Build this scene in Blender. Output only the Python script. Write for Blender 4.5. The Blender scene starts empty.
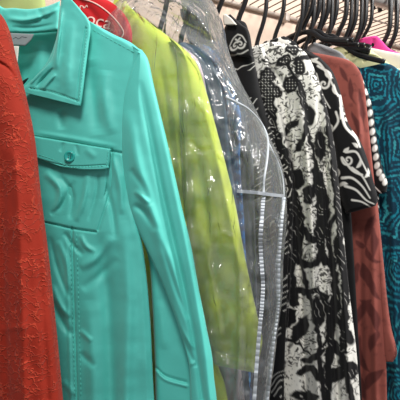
import bpy, math, random
import numpy as np
from mathutils import Vector, Matrix
from mathutils.bvhtree import BVHTree
R = math.radians
random.seed(4)
S = bpy.context.scene
COL = S.collection

# ------------------------------------------------------------------ camera
F = 429.0
YAW, PITCH = R(31), math.atan(20/429)
C = np.array([0, 0, 1.27])
ROD_Y, ROD_Z = .60, 1.65
WALL_Y = .88
fwd = np.array([math.sin(YAW)*math.cos(PITCH), math.cos(YAW)*math.cos(PITCH), -math.sin(PITCH)])
rgt = np.array([math.cos(YAW), -math.sin(YAW), 0.])
upv = np.cross(rgt, fwd)
cd = bpy.data.cameras.new('camera'); cam = bpy.data.objects.new('camera', cd); COL.objects.link(cam)
cd.sensor_width = 36; cd.lens = F*36/400; cd.clip_start = .02
cam.location = C
cam.matrix_world = Matrix.Translation(Vector(C)) @ Matrix([list(x) for x in zip(rgt, upv, -fwd)]).to_4x4()
S.camera = cam

def ray(px, py):
    px = np.asarray(px, float)[..., None]; py = np.asarray(py, float)[..., None]
    return fwd*F + rgt*(px-200) - upv*(py-200)
def proj(P):
    d = P - C
    z = d @ fwd
    return 200 + F*(d @ rgt)/z, 200 - F*(d @ upv)/z

class Plane:
    """the vertical plane a garment hangs in: hx along the rod, a = its swing"""
    def __init__(s, hx, a):
        s.hx = hx; s.a = R(a); s.O = np.array([hx, ROD_Y, ROD_Z])
        s.s = np.array([math.sin(s.a), -math.cos(s.a), 0]); s.n = np.array([-math.cos(s.a), -math.sin(s.a), 0])
        s.dist = float((C - s.O) @ s.n)
    def sz(s, px, py):
        r = ray(px, py); k = (-(s.dist))/(r @ s.n)
        P = C + r*np.asarray(k)[..., None] - s.O
        return P @ s.s, P[..., 2]
    def base(s, a, z):
        return s.O + np.asarray(a)[..., None]*s.s + np.asarray(z)[..., None]*np.array([0, 0, 1.])
    def front(s, B, off):
        k = (s.dist-off)/s.dist
        return C + (B-C)*k[..., None]

# ------------------------------------------------------------------ materials
def nodes(m):
    m.use_nodes = True; nt = m.node_tree
    return nt, nt.nodes, nt.links
def srgb(r, g, b):
    f = lambda c: (c/255/12.92) if c/255 <= .04045 else ((c/255+.055)/1.055)**2.4
    return (f(r), f(g), f(b), 1)
def cloth(name, col=None, rough=.8, bump=.15, scale=900, sheen=.2, vary=.08, detail_scale=25, extra=None, spec=.3):
    m = bpy.data.materials.new(name); nt, N, L = nodes(m)
    b = N['Principled BSDF']; b.inputs['Roughness'].default_value = rough
    b.inputs['Specular IOR Level'].default_value = spec
    b.inputs['Sheen Weight'].default_value = sheen; b.inputs['Sheen Roughness'].default_value = .4
    tc = N.new('ShaderNodeTexCoord')
    if col is None:
        a = N.new('ShaderNodeAttribute'); a.attribute_name = 'print'; src = a.outputs['Color']
    else:
        r = N.new('ShaderNodeRGB'); r.outputs[0].default_value = col; src = r.outputs[0]
    nz = N.new('ShaderNodeTexNoise'); nz.inputs['Scale'].default_value = detail_scale; nz.inputs['Detail'].default_value = 4
    L.new(tc.outputs['Object'], nz.inputs['Vector'])
    hs = N.new('ShaderNodeHueSaturation')
    mr = N.new('ShaderNodeMapRange'); mr.inputs['To Min'].default_value = 1-vary; mr.inputs['To Max'].default_value = 1+vary
    L.new(nz.outputs['Fac'], mr.inputs['Value']); L.new(mr.outputs[0], hs.inputs['Value']); L.new(src, hs.inputs['Color'])
    L.new(hs.outputs[0], b.inputs['Base Color'])
    n2 = N.new('ShaderNodeTexNoise'); n2.inputs['Scale'].default_value = scale; n2.inputs['Detail'].default_value = 2
    L.new(tc.outputs['Object'], n2.inputs['Vector'])
    bp = N.new('ShaderNodeBump'); bp.inputs['Strength'].default_value = bump; bp.inputs['Distance'].default_value = .001
    L.new(n2.outputs['Fac'], bp.inputs['Height']); L.new(bp.outputs[0], b.inputs['Normal'])
    if extra: extra(m, nt, N, L, b, tc, bp, hs)
    return m
def plain(name, col, rough=.4, metal=0, spec=.5):
    m = bpy.data.materials.new(name); nt, N, L = nodes(m); b = N['Principled BSDF']
    tc = N.new('ShaderNodeTexCoord'); nz = N.new('ShaderNodeTexNoise'); nz.inputs['Scale'].default_value = 60
    mx = N.new('ShaderNodeMix'); mx.data_type = 'RGBA'
    mx.inputs[6].default_value = [c*.9 for c in col[:3]]+[1]; mx.inputs[7].default_value = [min(1, c*1.08) for c in col[:3]]+[1]
    L.new(tc.outputs['Object'], nz.inputs['Vector']); L.new(nz.outputs['Fac'], mx.inputs[0]); L.new(mx.outputs[2], b.inputs['Base Color'])
    b.inputs['Roughness'].default_value = rough; b.inputs['Metallic'].default_value = metal; b.inputs['Specular IOR Level'].default_value = spec
    return m

def crinkle(m, nt, N, L, b, tc, bp, hs):
    # raised puckered threads of the jacquard, in meandering lines
    v = N.new('ShaderNodeTexNoise'); v.inputs['Scale'].default_value = 60; v.inputs['Detail'].default_value = 3
    ad = N.new('ShaderNodeVectorMath'); ad.operation = 'MULTIPLY_ADD'; ad.inputs[1].default_value = (.03, .03, .03)
    L.new(tc.outputs['Object'], v.inputs['Vector']); L.new(v.outputs['Color'], ad.inputs[0]); L.new(tc.outputs['Object'], ad.inputs[2])
    mp = N.new('ShaderNodeMapping'); mp.inputs['Scale'].default_value = (.8, .8, 1.6); L.new(ad.outputs[0], mp.inputs['Vector'])
    vo = N.new('ShaderNodeTexVoronoi'); vo.feature = 'DISTANCE_TO_EDGE'; vo.inputs['Scale'].default_value = 95
    L.new(mp.outputs[0], vo.inputs['Vector'])
    r = N.new('ShaderNodeValToRGB'); r.color_ramp.elements[0].color = (1, 1, 1, 1); r.color_ramp.elements[1].color = (0, 0, 0, 1); r.color_ramp.elements[1].position = .09
    L.new(vo.outputs['Distance'], r.inputs['Fac'])
    gate = N.new('ShaderNodeTexNoise'); gate.inputs['Scale'].default_value = 38; L.new(tc.outputs['Object'], gate.inputs['Vector'])
    gr = N.new('ShaderNodeValToRGB'); gr.color_ramp.elements[0].position = .36; gr.color_ramp.elements[1].position = .5; L.new(gate.outputs['Fac'], gr.inputs['Fac'])
    mu = N.new('ShaderNodeMath'); mu.operation = 'MULTIPLY'; L.new(r.outputs[0], mu.inputs[0]); L.new(gr.outputs[0], mu.inputs[1])
    b2 = N.new('ShaderNodeBump'); b2.inputs['Strength'].default_value = .8; b2.inputs['Distance'].default_value = .0014
    L.new(mu.outputs[0], b2.inputs['Height']); L.new(bp.outputs[0], b2.inputs['Normal']); L.new(b2.outputs[0], b.inputs['Normal'])
    mx = N.new('ShaderNodeMix'); mx.data_type = 'RGBA'; mx.inputs[7].default_value = srgb(196, 74, 48)  # lighter ridge tint: highlights on the threads painted into the colour
    m3 = N.new('ShaderNodeMath'); m3.operation = 'MULTIPLY'; m3.inputs[1].default_value = .55; L.new(mu.outputs[0], m3.inputs[0])
    L.new(m3.outputs[0], mx.inputs[0]); L.new(hs.outputs[0], mx.inputs[6]); L.new(mx.outputs[2], b.inputs['Base Color'])
def slub(m, nt, N, L, b, tc, bp, hs):
    # linen slubs: long thin horizontal threads
    mp = N.new('ShaderNodeMapping'); mp.inputs['Scale'].default_value = (25, 25, 900)
    nz = N.new('ShaderNodeTexNoise'); nz.inputs['Scale'].default_value = 1; L.new(tc.outputs['Object'], mp.inputs['Vector']); L.new(mp.outputs[0], nz.inputs['Vector'])
    b2 = N.new('ShaderNodeBump'); b2.inputs['Strength'].default_value = .5; b2.inputs['Distance'].default_value = .0006
    L.new(nz.outputs['Fac'], b2.inputs['Height']); L.new(bp.outputs[0], b2.inputs['Normal']); L.new(b2.outputs[0], b.inputs['Normal'])

M = {}
M['red'] = cloth('puckered_red_fabric', srgb(138, 36, 20), bump=.3, sheen=.05, spec=.2, extra=crinkle, vary=.12)
M['teal'] = cloth('aqua_cotton', srgb(82, 190, 178), rough=.55, bump=.12, scale=1500, sheen=.15, vary=.04, spec=.45)
M['thread'] = plain('aqua_thread', srgb(84, 188, 174), .6)
M['button'] = plain('aqua_button', srgb(38, 160, 150), .25)
M['tag'] = plain('grey_tag', srgb(140, 148, 150), .6)
M['ink'] = plain('dark_ink', srgb(60, 62, 66), .6)
M['paper'] = plain('white_tag', srgb(225, 220, 210), .6)
M['lime'] = cloth('lime_linen', srgb(200, 216, 84), rough=.85, bump=.2, extra=slub, vary=.06, sheen=.3)
M['scarlet'] = cloth('scarlet_cotton', srgb(190, 16, 24), rough=.7, vary=.05)
M['script'] = plain('cream_ink', srgb(235, 190, 180), .6)
M['slate'] = cloth('slate_blue', srgb(62, 88, 112), rough=.7, vary=.25, detail_scale=18)
M['grey'] = cloth('charcoal_grey', srgb(58, 62, 70), rough=.8, vary=.1)
M['palegrey'] = cloth('pale_grey', srgb(160, 160, 162), rough=.8)
M['mauve'] = cloth('pale_mauve', srgb(186, 170, 176), rough=.8)
M['pink'] = cloth('hot_pink', srgb(236, 70, 150), rough=.7)
M['cream'] = cloth('pale_yellow', srgb(222, 218, 168), rough=.7, vary=.1)
M['white'] = cloth('off_white', srgb(225, 218, 206), rough=.8)
M['black'] = cloth('black_cotton', srgb(18, 18, 20), rough=.8)
M['print'] = cloth('printed_cotton', None, rough=.75, vary=.04, sheen=.1)
M['hanger'] = plain('black_plastic', srgb(20, 20, 22), .32)
M['wire'] = plain('painted_wire', srgb(128, 116, 108), .4)
M['rail'] = plain('painted_rail', srgb(176, 162, 150), .4)
M['chrome'] = plain('rod_metal', srgb(190, 188, 184), .3, .6)
M['zip'] = plain('frosted_strip', srgb(176, 182, 188), .4)
def plastic():
    m = bpy.data.materials.new('clear_plastic_film'); nt, N, L = nodes(m)
    N.remove(N['Principled BSDF']); out = N['Material Output']
    tc = N.new('ShaderNodeTexCoord'); nz = N.new('ShaderNodeTexNoise'); nz.inputs['Scale'].default_value = 32; nz.inputs['Detail'].default_value = 3; nz.inputs['Distortion'].default_value = 1.2
    mp = N.new('ShaderNodeMapping'); mp.inputs['Scale'].default_value = (1, 1, .5); L.new(tc.outputs['Object'], mp.inputs['Vector']); L.new(mp.outputs[0], nz.inputs['Vector'])
    bp = N.new('ShaderNodeBump'); bp.inputs['Strength'].default_value = 1; bp.inputs['Distance'].default_value = .008; L.new(nz.outputs['Fac'], bp.inputs['Height'])
    tr = N.new('ShaderNodeBsdfTransparent'); tr.inputs[0].default_value = (.985, .99, .995, 1)
    gl = N.new('ShaderNodeBsdfGlossy'); gl.inputs['Roughness'].default_value = .12; L.new(bp.outputs[0], gl.inputs['Normal'])
    fr = N.new('ShaderNodeFresnel'); fr.inputs['IOR'].default_value = 1.35; L.new(bp.outputs[0], fr.inputs['Normal'])
    mf = N.new('ShaderNodeMath'); mf.operation = 'MULTIPLY_ADD'; mf.inputs[1].default_value = 1.6; mf.inputs[2].default_value = .03; mf.use_clamp = True
    L.new(fr.outputs[0], mf.inputs[0])
    mx = N.new('ShaderNodeMixShader'); L.new(mf.outputs[0], mx.inputs[0]); L.new(tr.outputs[0], mx.inputs[1]); L.new(gl.outputs[0], mx.inputs[2])
    df = N.new('ShaderNodeBsdfDiffuse'); df.inputs[0].default_value = (.8, .84, .88, 1)
    m2 = N.new('ShaderNodeMixShader'); m2.inputs[0].default_value = .08
    L.new(mx.outputs[0], m2.inputs[1]); L.new(df.outputs[0], m2.inputs[2]); L.new(m2.outputs[0], out.inputs[0])
    return m
M['film'] = plastic()

# ------------------------------------------------------------------ object helpers
def link(name, verts, faces, mat, parent=None, colors=None, smooth=True):
    me = bpy.data.meshes.new(name); me.from_pydata([tuple(v) for v in verts], [], faces); me.validate(); 
    me.materials.append(mat)
    if smooth: me.polygons.foreach_set('use_smooth', [True]*len(me.polygons))
    if colors is not None:
        at = me.color_attributes.new('print', 'FLOAT_COLOR', 'POINT')
        at.data.foreach_set('color', np.concatenate([colors, np.ones((len(colors), 1))], 1).astype(np.float32).ravel())
    me.update()
    o = bpy.data.objects.new(name, me); COL.objects.link(o)
    if parent is not None:
        o.parent = parent; o.matrix_parent_inverse = Matrix.Translation(-parent.location)
    return o
def thing(name, loc, label, cat, group=None):
    o = bpy.data.objects.new(name, None); COL.objects.link(o); o.location = loc; o.empty_display_size = .05
    tag(o, label, cat, group); return o
def tag(o, label, cat, group=None):
    o['label'] = label; o['category'] = cat
    if group: o['group'] = group
def hung(name, pl, label, cat='shirt', group=None):
    return thing(name, tuple(pl.O + np.array([0, 0, -.12])), label, cat, group)

def catmull(P, n):
    P = np.asarray(P, float)
    if len(P) == 2: t = np.linspace(0, 1, n)[:, None]; return P[0]*(1-t)+P[1]*t
    Q = np.vstack([2*P[0]-P[1], P, 2*P[-1]-P[-2]])
    t = np.linspace(0, len(P)-1-1e-9, n); i = t.astype(int); f = (t-i)[:, None]
    a, b, c, d = Q[i], Q[i+1], Q[i+2], Q[i+3]
    return .5*((2*b)+(c-a)*f+(2*a-5*b+4*c-d)*f**2+(3*b-a-3*c+d)*f**3)
def seg_dist(X, Y, poly, w=None):
    """distance to a polyline; with widths w also the width at the closest point"""
    best = np.full(X.shape, 1e9); W = np.zeros(X.shape)
    poly = np.asarray(poly, float)
    for i in range(len(poly)-1):
        ax, ay = poly[i]; bx, by = poly[i+1]; dx, dy = bx-ax, by-ay
        t = np.clip(((X-ax)*dx+(Y-ay)*dy)/(dx*dx+dy*dy+1e-9), 0, 1)
        d = np.hypot(X-ax-t*dx, Y-ay-t*dy); m = d < best
        best = np.where(m, d, best)
        if w is not None: W = np.where(m, w[i]*(1-t)+w[i+1]*t, W)
    return (best, W) if w is not None else best
_rs = np.random.RandomState(7); _T = _rs.rand(256, 256)
def noise(X, Y, sc, ox=0):
    x = X/sc+ox+500; y = Y/sc+ox*1.7+500; i = np.floor(x).astype(int); j = np.floor(y).astype(int); fx = x-i; fy = y-j
    fx = fx*fx*(3-2*fx); fy = fy*fy*(3-2*fy); g = lambda a, b: _T[a % 256, b % 256]
    return (g(i, j)*(1-fx)+g(i+1, j)*fx)*(1-fy)+(g(i, j+1)*(1-fx)+g(i+1, j+1)*fx)*fy
def fbm(X, Y, sc, ox=0, n=3):
    v = 0; a = 1; s = 0
    for k in range(n): v = v+a*noise(X, Y, sc/2**k, ox+k*13.3); s += a; a *= .5
    return v/s
def fold_h(X, Y, folds):
    h = np.zeros(X.shape)
    for f in folds:
        pts, w, amp = f[:3]
        P = catmull(pts, max(8, 4*len(pts)))
        t = np.linspace(0, 1, len(P)); tp = np.ones(len(P)) if w < 1.75 else np.clip(np.sin(math.pi*np.clip(t, .0, 1)), 0, 1)**.6
        if len(pts) and max(p[1] for p in pts) > 380: tp = np.where(t > .5, 1, tp)
        d, ta = seg_dist(X, Y, P, tp); g = ta*np.exp(-(d/(w*.85))**2)
        h += 1.5*amp*g
    return h

def shell(name, pl, rows, mat, parent, th=.02, folds=(), wob=.002, wsc=40, off=0, step=2.0, printf=None,
          mirror=False, edge=.25, szrows=False, flute=0, flsc=16, hang=0):
    """closed cloth volume. rows: control rows (xl,yl,xr,yr) in picture coordinates projected into the garment's plane"""
    rows = np.asarray(rows, float)
    if szrows: A = rows
    else:
        sl, zl = pl.sz(rows[:, 0], rows[:, 1]); sr, zr = pl.sz(rows[:, 2], rows[:, 3]); A = np.stack([sl, zl, sr, zr], 1)
    if mirror: A = np.stack([-A[:, 2], A[:, 3], -A[:, 0], A[:, 1]], 1)
    plen = np.hypot(np.diff(A[:, 2]), np.diff(A[:, 3])).sum()
    wid = np.hypot(A[:, 2]-A[:, 0], A[:, 3]-A[:, 1]).max()
    m = step*.0015
    nv = int(np.clip(plen/m, 8, 700)); nu = int(np.clip(wid/m, 6, 420))
    G = catmull(A, nv); u = np.linspace(0, 1, nu)[None, :]
    s = G[:, 0:1]*(1-u)+G[:, 2:3]*u; z = G[:, 1:2]*(1-u)+G[:, 3:4]*u
    B = pl.base(s, z); X, Y = proj(pl.base(np.abs(s) if printf else s, z)); X0, Y0 = proj(B)
    rw = np.hypot(G[:, 0]-G[:, 2], G[:, 1]-G[:, 3])[:, None]
    v = np.linspace(0, 1, nv)[:, None]
    e = np.minimum(np.minimum(u, 1-u)*rw, np.minimum(v, 1-v)*plen)/(edge*.12)
    pr = np.sqrt(np.clip(1-(1-np.clip(e, 0, 1))**2, 0, 1))
    h = (fbm(X0, Y0, wsc, 3.1+pl.hx*7)-.5)*2*wob + fold_h(X0, Y0, folds)
    if flute:  # hanging flutes, growing towards the hem
        g = np.clip((Y0-60)/250, 0, 1)
        h = h+flute*g*np.sin((X0+18*fbm(X0*0+3, Y0, 120, 2)+.06*Y0)/flsc*2*math.pi+4*noise(X0, Y0, 60, 9))
    o = off+(th/2+h)*pr
    Fp = pl.front(B, o)
    Bk = pl.front(B, off+0*pr)-((th/2)*pr+1e-4)[..., None]*pl.n
    n = nv*nu; V = np.concatenate([Fp.reshape(-1, 3), Bk.reshape(-1, 3)])
    idx = np.arange(n).reshape(nv, nu)
    q = np.stack([idx[:-1, :-1], idx[1:, :-1], idx[1:, 1:], idx[:-1, 1:]], -1).reshape(-1, 4)
    faces = q.tolist() + (q[:, ::-1]+n).tolist()
    bd = list(idx[0, :])+list(idx[1:, -1])+list(idx[-1, ::-1][1:])+list(idx[::-1, 0][1:])
    bd = [int(b) for b in bd]
    for a_, b_ in zip(bd[:-1], bd[1:]): faces.append([a_, b_, b_+n, a_+n])
    cols = None
    if printf:
        c = printf(X.ravel(), Y.ravel()); cols = np.concatenate([c, c])
    return link(name, V, faces, mat, parent, cols)
OUT = {}; KEEP = []
def body(name, pl, outline, mat, parent, **k):
    """whole garment trunk from the outline of its aisle-side half, the other half mirrored about the hanger"""
    o = np.asarray(outline, float); s, z = pl.sz(o[:, 0], o[:, 1])
    k_ = int(np.argmax(np.where(z > z.max()-.16, s, -9)))+1; i_ = np.argsort(s[:k_]); OUT[id(pl)] = (s[:k_][i_], z[:k_][i_]); KEEP.append(pl)
    return shell(name, pl, np.stack([-s, z, s, z], 1), mat, parent, szrows=True, **k)

def tube_mesh(polys, r, seg=8, flat=1.0, nrm=None):
    V = []; Fc = []
    for poly in polys:
        P = [Vector(p) for p in poly]; b0 = len(V)
        T = [(P[min(i+1, len(P)-1)]-P[max(i-1, 0)]).normalized() for i in range(len(P))]
        ref = Vector(nrm) if nrm is not None else Vector((0, 0, 1))
        if abs(T[0].dot(ref)) > .95 and nrm is None: ref = Vector((1, 0, 0))
        for p, t in zip(P, T):
            a = t.cross(ref).normalized(); b = a.cross(t).normalized()
            for k in range(seg):
                th = 2*math.pi*k/seg; V.append(p+a*math.cos(th)*r+b*math.sin(th)*r*flat)
        for i in range(len(P)-1):
            for k in range(seg):
                k2 = (k+1) % seg; Fc.append([b0+i*seg+k, b0+i*seg+k2, b0+(i+1)*seg+k2, b0+(i+1)*seg+k])
        Fc.append([b0+k for k in range(seg)][::-1]); Fc.append([b0+(len(P)-1)*seg+k for k in range(seg)])
    return V, Fc
def tubes(name, polys, r, mat, parent=None, seg=8, flat=1., nrm=None):
    V, Fc = tube_mesh(polys, r, seg, flat, nrm); return link(name, V, Fc, mat, parent)
def bvh(objs):
    out = []
    for o in objs:
        me = o.data; out.append(BVHTree.FromPolygons([o.matrix_world @ v.co if o.parent is None else v.co for v in me.vertices], [tuple(p.vertices) for p in me.polygons]))
    return out
def hits(tr, pts, lift=.0008):
    res = []
    for x, y in pts:
        d = Vector(ray(x, y)).normalized(); best = None
        for t in tr:
            h = t.ray_cast(Vector(C), d)
            if h[0] is not None and (best is None or h[3] < best): best = h[3]
        if best is not None: res.append(Vector(C)+d*(best-lift))
    return res
def stitches(name, objs, lines, mat, parent, dash=3.2, gap=1.6, r=.0004):
    tr = bvh(objs); polys = []
    for l in lines:
        P = catmull(l, 200); L = np.concatenate([[0], np.cumsum(np.hypot(*np.diff(P, axis=0).T))])
        d = 0
        while d+dash < L[-1]:
            q = [(np.interp(t, L, P[:, 0]), np.interp(t, L, P[:, 1])) for t in (d, d+dash)]
            h = hits(tr, q, .0003)
            if len(h) == 2 and (h[0]-h[1]).length < .02: polys.append(h)
            d += dash+gap
    return tubes(name, polys, r, mat, parent, seg=5)
def cord(name, objs, pts, r, mat, parent, n=60, lift=.0006, flat=.5):
    h = hits(bvh(objs), catmull(pts, n), lift)
    return tubes(name, [h], r, mat, parent, seg=8)

# ------------------------------------------------------------------ hangers
def hanger(pl, label, tip=None, top=-.105, drop=.07, length=.2, bar=True, group='black plastic hangers', r=.0042, rot=0, roll=0):
    t = thing('clothes_hanger', tuple(pl.O), label, 'hanger', group)
    W = lambda s, z: tuple(pl.O+pl.s*s+np.array([0, 0, z]))
    fit = OUT.get(id(pl))
    if fit is not None:
        fs, fz = fit; top = min(-.06, fz[0]-.008); length = max(.06, min(.17, fs.max()*.8)); bar = False
    arc = [(.0205*math.cos(a)+.000, -.0035+.0205*math.sin(a)) for a in np.linspace(R(0), R(200), 14)]
    H = -.006-top; pts = [(0, top-.006), (0, top+.04*H), (.005, top+.15*H), (.014, top+.29*H), (.0200, top+.46*H), (.0213, top+.75*H)]+arc
    P = catmull(pts, 50); r_ = r
    # hook: flattened plastic strap
    tubes('hook', [[W(a, b) for a, b in P]], r_, M['hanger'], t, flat=.75, nrm=tuple(pl.n))
    for sg in (-1, 1):
        if fit is not None: a = [(sg*q, min(top-.003, float(np.interp(q, fs, fz))-.014-.012*q/length)) for q in np.linspace(0, length, 6)]
        else: a = [(0, top-.004), (sg*.03, top-.010), (sg*length*.55, top-.01-drop*.45), (sg*length*.9, top-drop*.93), (sg*length, top-drop)]
        tubes('arm', [[W(x, y) for x, y in catmull(a, 16)]], .0045, M['hanger'], t, flat=.7, nrm=tuple(pl.n))
    if bar: tubes('bar', [[W(-length*.97, top-drop), W(0, top-drop-.004), W(length*.97, top-drop)]], .0032, M['hanger'], t, nrm=tuple(pl.n))
    return t

# ================================================================== SETTING
def box(name, lo, hi, mat, kind=None, parent=None):
    x0, y0, z0 = lo; x1, y1, z1 = hi
    V = [(x, y, z) for x in (x0, x1) for y in (y0, y1) for z in (z0, z1)]
    o = link(name, V, [[0, 1, 3, 2], [4, 6, 7, 5], [0, 4, 5, 1], [2, 3, 7, 6], [0, 2, 6, 4], [1, 5, 7, 3]], mat, parent, smooth=False)
    if kind: o['kind'] = kind
    return o
wallm = cloth('painted_wall', srgb(214, 192, 174), rough=.9, bump=.3, scale=200, sheen=0, vary=.03)
floorm = cloth('carpet', srgb(120, 108, 96), rough=1, bump=.8, scale=500, sheen=.1, vary=.1)
box('wall_back', (-1.6, WALL_Y, 0), (2.6, WALL_Y+.1, 2.5), wallm, 'structure')
box('wall_right', (2.6, -1.6, 0), (2.7, WALL_Y+.1, 2.5), wallm, 'structure')
box('floor', (-1.6, -1.6, -.1), (2.7, WALL_Y+.1, 0), floorm, 'structure')
box('baseboard_back', (-1.6, WALL_Y-.012, 0), (2.6, WALL_Y, .09), plain('baseboard_paint', srgb(220, 214, 204), .5), 'structure')

# wire shelf
SZ = C[2]+.43
sh = thing('wire_shelf', (.5, WALL_Y, SZ), 'painted wire shelf fixed along the beige wall above the clothes rod', 'shelf')
tubes('back_rail', [[(-1.5, WALL_Y-.008, SZ), (2.55, WALL_Y-.008, SZ)]], .0055, M['rail'], sh)
tubes('front_rail', [[(-1.5, ROD_Y+.0, SZ+.022), (2.55, ROD_Y+.0, SZ+.022)], [(-1.5, ROD_Y, SZ-.012), (2.55, ROD_Y, SZ-.012)]], .004, M['rail'], sh)
polys = []
for i in range(150):
    x = -1.48+i*.0262
    polys.append([(x, WALL_Y-.008, SZ+.006), (x, ROD_Y+.004, SZ+.006), (x, ROD_Y-.001, SZ+.022)] if False else [(x, WALL_Y-.008, SZ+.006), (x, ROD_Y-.004, SZ+.006), (x, ROD_Y-.005, SZ-.012)])
tubes('wire_deck', polys, .0016, M['wire'], sh, seg=6)
tubes('cross_wire', [[(-1.5, WALL_Y-.11, SZ+.002), (2.55, WALL_Y-.11, SZ+.002)], [(-1.5, WALL_Y-.2, SZ+.002), (2.55, WALL_Y-.2, SZ+.002)]], .002, M['wire'], sh, seg=6)
px, py = 283, 22
r = ray(px, py); P = C+r*((WALL_Y-C[1])/r[1])
for xx in (P[0], P[0]-.6, P[0]+.6):
    cl = box('wall_clip', (xx-.007, WALL_Y-.02, SZ-.015), (xx+.007, WALL_Y, SZ+.008), M['rail'], parent=sh)
    bv = cl.modifiers.new('b', 'BEVEL'); bv.width = .003; bv.segments = 3
rod = tubes('clothes_rod', [[(-1.5, ROD_Y, ROD_Z), (2.58, ROD_Y, ROD_Z)]], .0125, M['chrome'], None, seg=20)
tag(rod, 'metal clothes rod running under the front edge of the wire shelf', 'clothes rod')

# ================================================================== prints
def blend(c, col, m): return c*(1-m[:, None])+np.array(col)[None]*m[:, None]
def sm(d, w=.6): return np.clip(.5-d/(2*w), 0, 1)
def ell(X, Y, cx, cy, rx, ry, a=0):
    a = R(a); dx = X-cx; dy = Y-cy; x = dx*math.cos(a)+dy*math.sin(a); y = -dx*math.sin(a)+dy*math.cos(a)
    return (np.hypot(x/rx, y/ry)-1)*min(rx, ry)
def petal(X, Y, p0, p1, w, bend=0):
    p0 = np.array(p0, float); p1 = np.array(p1, float); d = p1-p0; n = np.array([-d[1], d[0]])
    pts = [p0+d*t+n*bend*math.sin(math.pi*t) for t in np.linspace(0, 1, 9)]
    ww = [w*math.sin(math.pi*min(1, t**.8)) for t in np.linspace(0, 1, 9)]
    D, W = seg_dist(X, Y, pts, ww); return D-W
def stroke(X, Y, pts, w, w1=None):
    P = catmull(pts, 5*len(pts)); ww = np.linspace(w, w if w1 is None else w1, len(P))
    D, W = seg_dist(X, Y, P, ww); return D-W/2
def spiral(cx, cy, r, a0, turns, sgn=1, tail=None):
    P = [(cx+r*(1-t*.85)*math.cos(R(a0)+sgn*t*turns*2*math.pi), cy+r*(1-t*.85)*math.sin(R(a0)+sgn*t*turns*2*math.pi)) for t in np.linspace(0, 1, 14)]
    return (list(tail) if tail else [])+P
BK = np.array(srgb(14, 14, 16)[:3]); WH = np.array(srgb(226, 224, 216)[:3])
def print_big(X, Y):
    wx = X+7*(fbm(X, Y, 16, 1)-.5)+3*(noise(X, Y, 4, 5)-.5); wy = Y+7*(fbm(X, Y, 16, 8)-.5)+3*(noise(X, Y, 4, 6)-.5)
    c = np.tile(WH, (len(X), 1))
    # crackle speckle on the white ground
    sp = noise(wx, wy*1.3, 1.7, 3); sp2 = fbm(X, Y, 14, 22)
    c = blend(c, BK, np.clip((sp+.6*sp2-.95)*7, 0, 1)*.9)
    ln = np.abs(((wx*.6+wy*.25+8*noise(X, Y, 9, 4)) % 5)-2.5); c = blend(c, BK, sm(ln-.3, .4)*(noise(X, Y, 9, 31) > .5))
    D = np.full(X.shape, 99.)
    add = lambda d: np.minimum(D, d)
    # black columns, branches and leaves, as the cloth shows them
    S_ = [([(262, 90), (268, 130), (284, 170), (290, 210), (288, 260), (292, 300)], 26, 12), ([(280, 60), (300, 85), (306, 120), (298, 150)], 4, 6),
          ([(318, 60), (326, 100), (333, 140), (338, 200), (341, 260)], 9, 11), ([(298, 90), (312, 150), (318, 200), (330, 250), (338, 310)], 3, 8),
          ([(296, 200), (306, 235), (322, 240), (334, 215)], 6, 5), ([(300, 230), (300, 260), (318, 262), (320, 240)], 7, 9),
          ([(278, 300), (300, 290), (325, 300), (330, 340), (328, 400)], 6, 9), ([(303, 265), (308, 290), (316, 330), (322, 370), (326, 420)], 4, 6),
          ([(340, 240), (346, 300), (342, 350), (352, 400)], 10, 6), ([(336, 300), (330, 330), (318, 350)], 10, 2), ([(284, 340), (300, 345), (316, 360)], 5, 2),
          ([(300, 60), (320, 56), (330, 80)], 4, 3), ([(285, 195), (295, 225), (292, 262)], 8, 10), ([(318, 175), (324, 210), (318, 235)], 10, 12),
          ([(262, 60), (285, 64), (300, 58)], 2, 3), ([(300, 372), (312, 368), (324, 380), (340, 376)], 5, 9)]
    for p, a, b in S_: D = add(stroke(wx, wy, p, a, b))
    for cx, cy, rx, ry, a in [(268, 76, 8, 10, 20), (284, 62, 9, 6, -10), (293, 50, 8, 6, 20), (300, 66, 6, 8, 0), (276, 92, 7, 6, 0), (292, 84, 7, 9, 40),
                             (308, 118, 5, 12, 10), (320, 145, 6, 16, 5), (297, 180, 8, 11, -20), (309, 195, 6, 10, 20), (283, 222, 12, 12, 0), (284, 268, 11, 13, 0), (300, 330, 7, 14, 20),
                             (285, 318, 10, 12, 0), (318, 312, 7, 14, -10), (278, 370, 8, 14, 0), (345, 330, 6, 16, -15), (350, 372, 9, 9, 0), (305, 395, 14, 6, 10), (290, 255, 6, 8, 0)]:
        D = add(ell(wx, wy, cx, cy, rx, ry, a))
    for p0, p1, w, b in [((300, 240), (284, 252), 4, .2), ((330, 300), (350, 326), 5, .3), ((333, 340), (350, 352), 5, .2), ((326, 345), (300, 362), 4, -.2), ((320, 250), (340, 262), 4, .3),
                         ((345, 215), (336, 180), 5, .2), ((300, 120), (288, 140), 4, .2), ((345, 365), (330, 392), 5, .2)]:
        D = add(petal(wx, wy, p0, p1, w, b))
    blob = fbm(wx, wy, 26, 40); D = np.where((X > 365) | (X < 255) | (Y > 405), np.minimum(D, (blob-.52)*40*-1+0*D), D)
    m = sm(D, .7); c = blend(c, BK, m)
    # white veins and dots inside the black shapes
    inn = np.clip((-D-2)/1.5, 0, 1)
    v = np.abs(((wx*.9-wy*.7+10*noise(X, Y, 14, 12)) % 5.2)-2.6); c = blend(c, WH, inn*sm(v-.15, .35)*(noise(X, Y, 11, 17) > .6)*.7)
    gx = (X % 3)-1.5; gy = (Y % 3)-1.5; dots = sm(np.hypot(gx, gy)-.55, .4)*(Y < 110)
    c = blend(c, WH, inn*dots*.8)
    # the dark side front beside the white panel, with small white sprigs
    side = sm(seg_dist(X, Y, [(240, 70), (262, 130), (280, 180), (276, 300)])-13, 2)
    c = blend(c, BK, side*.97)
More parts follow.
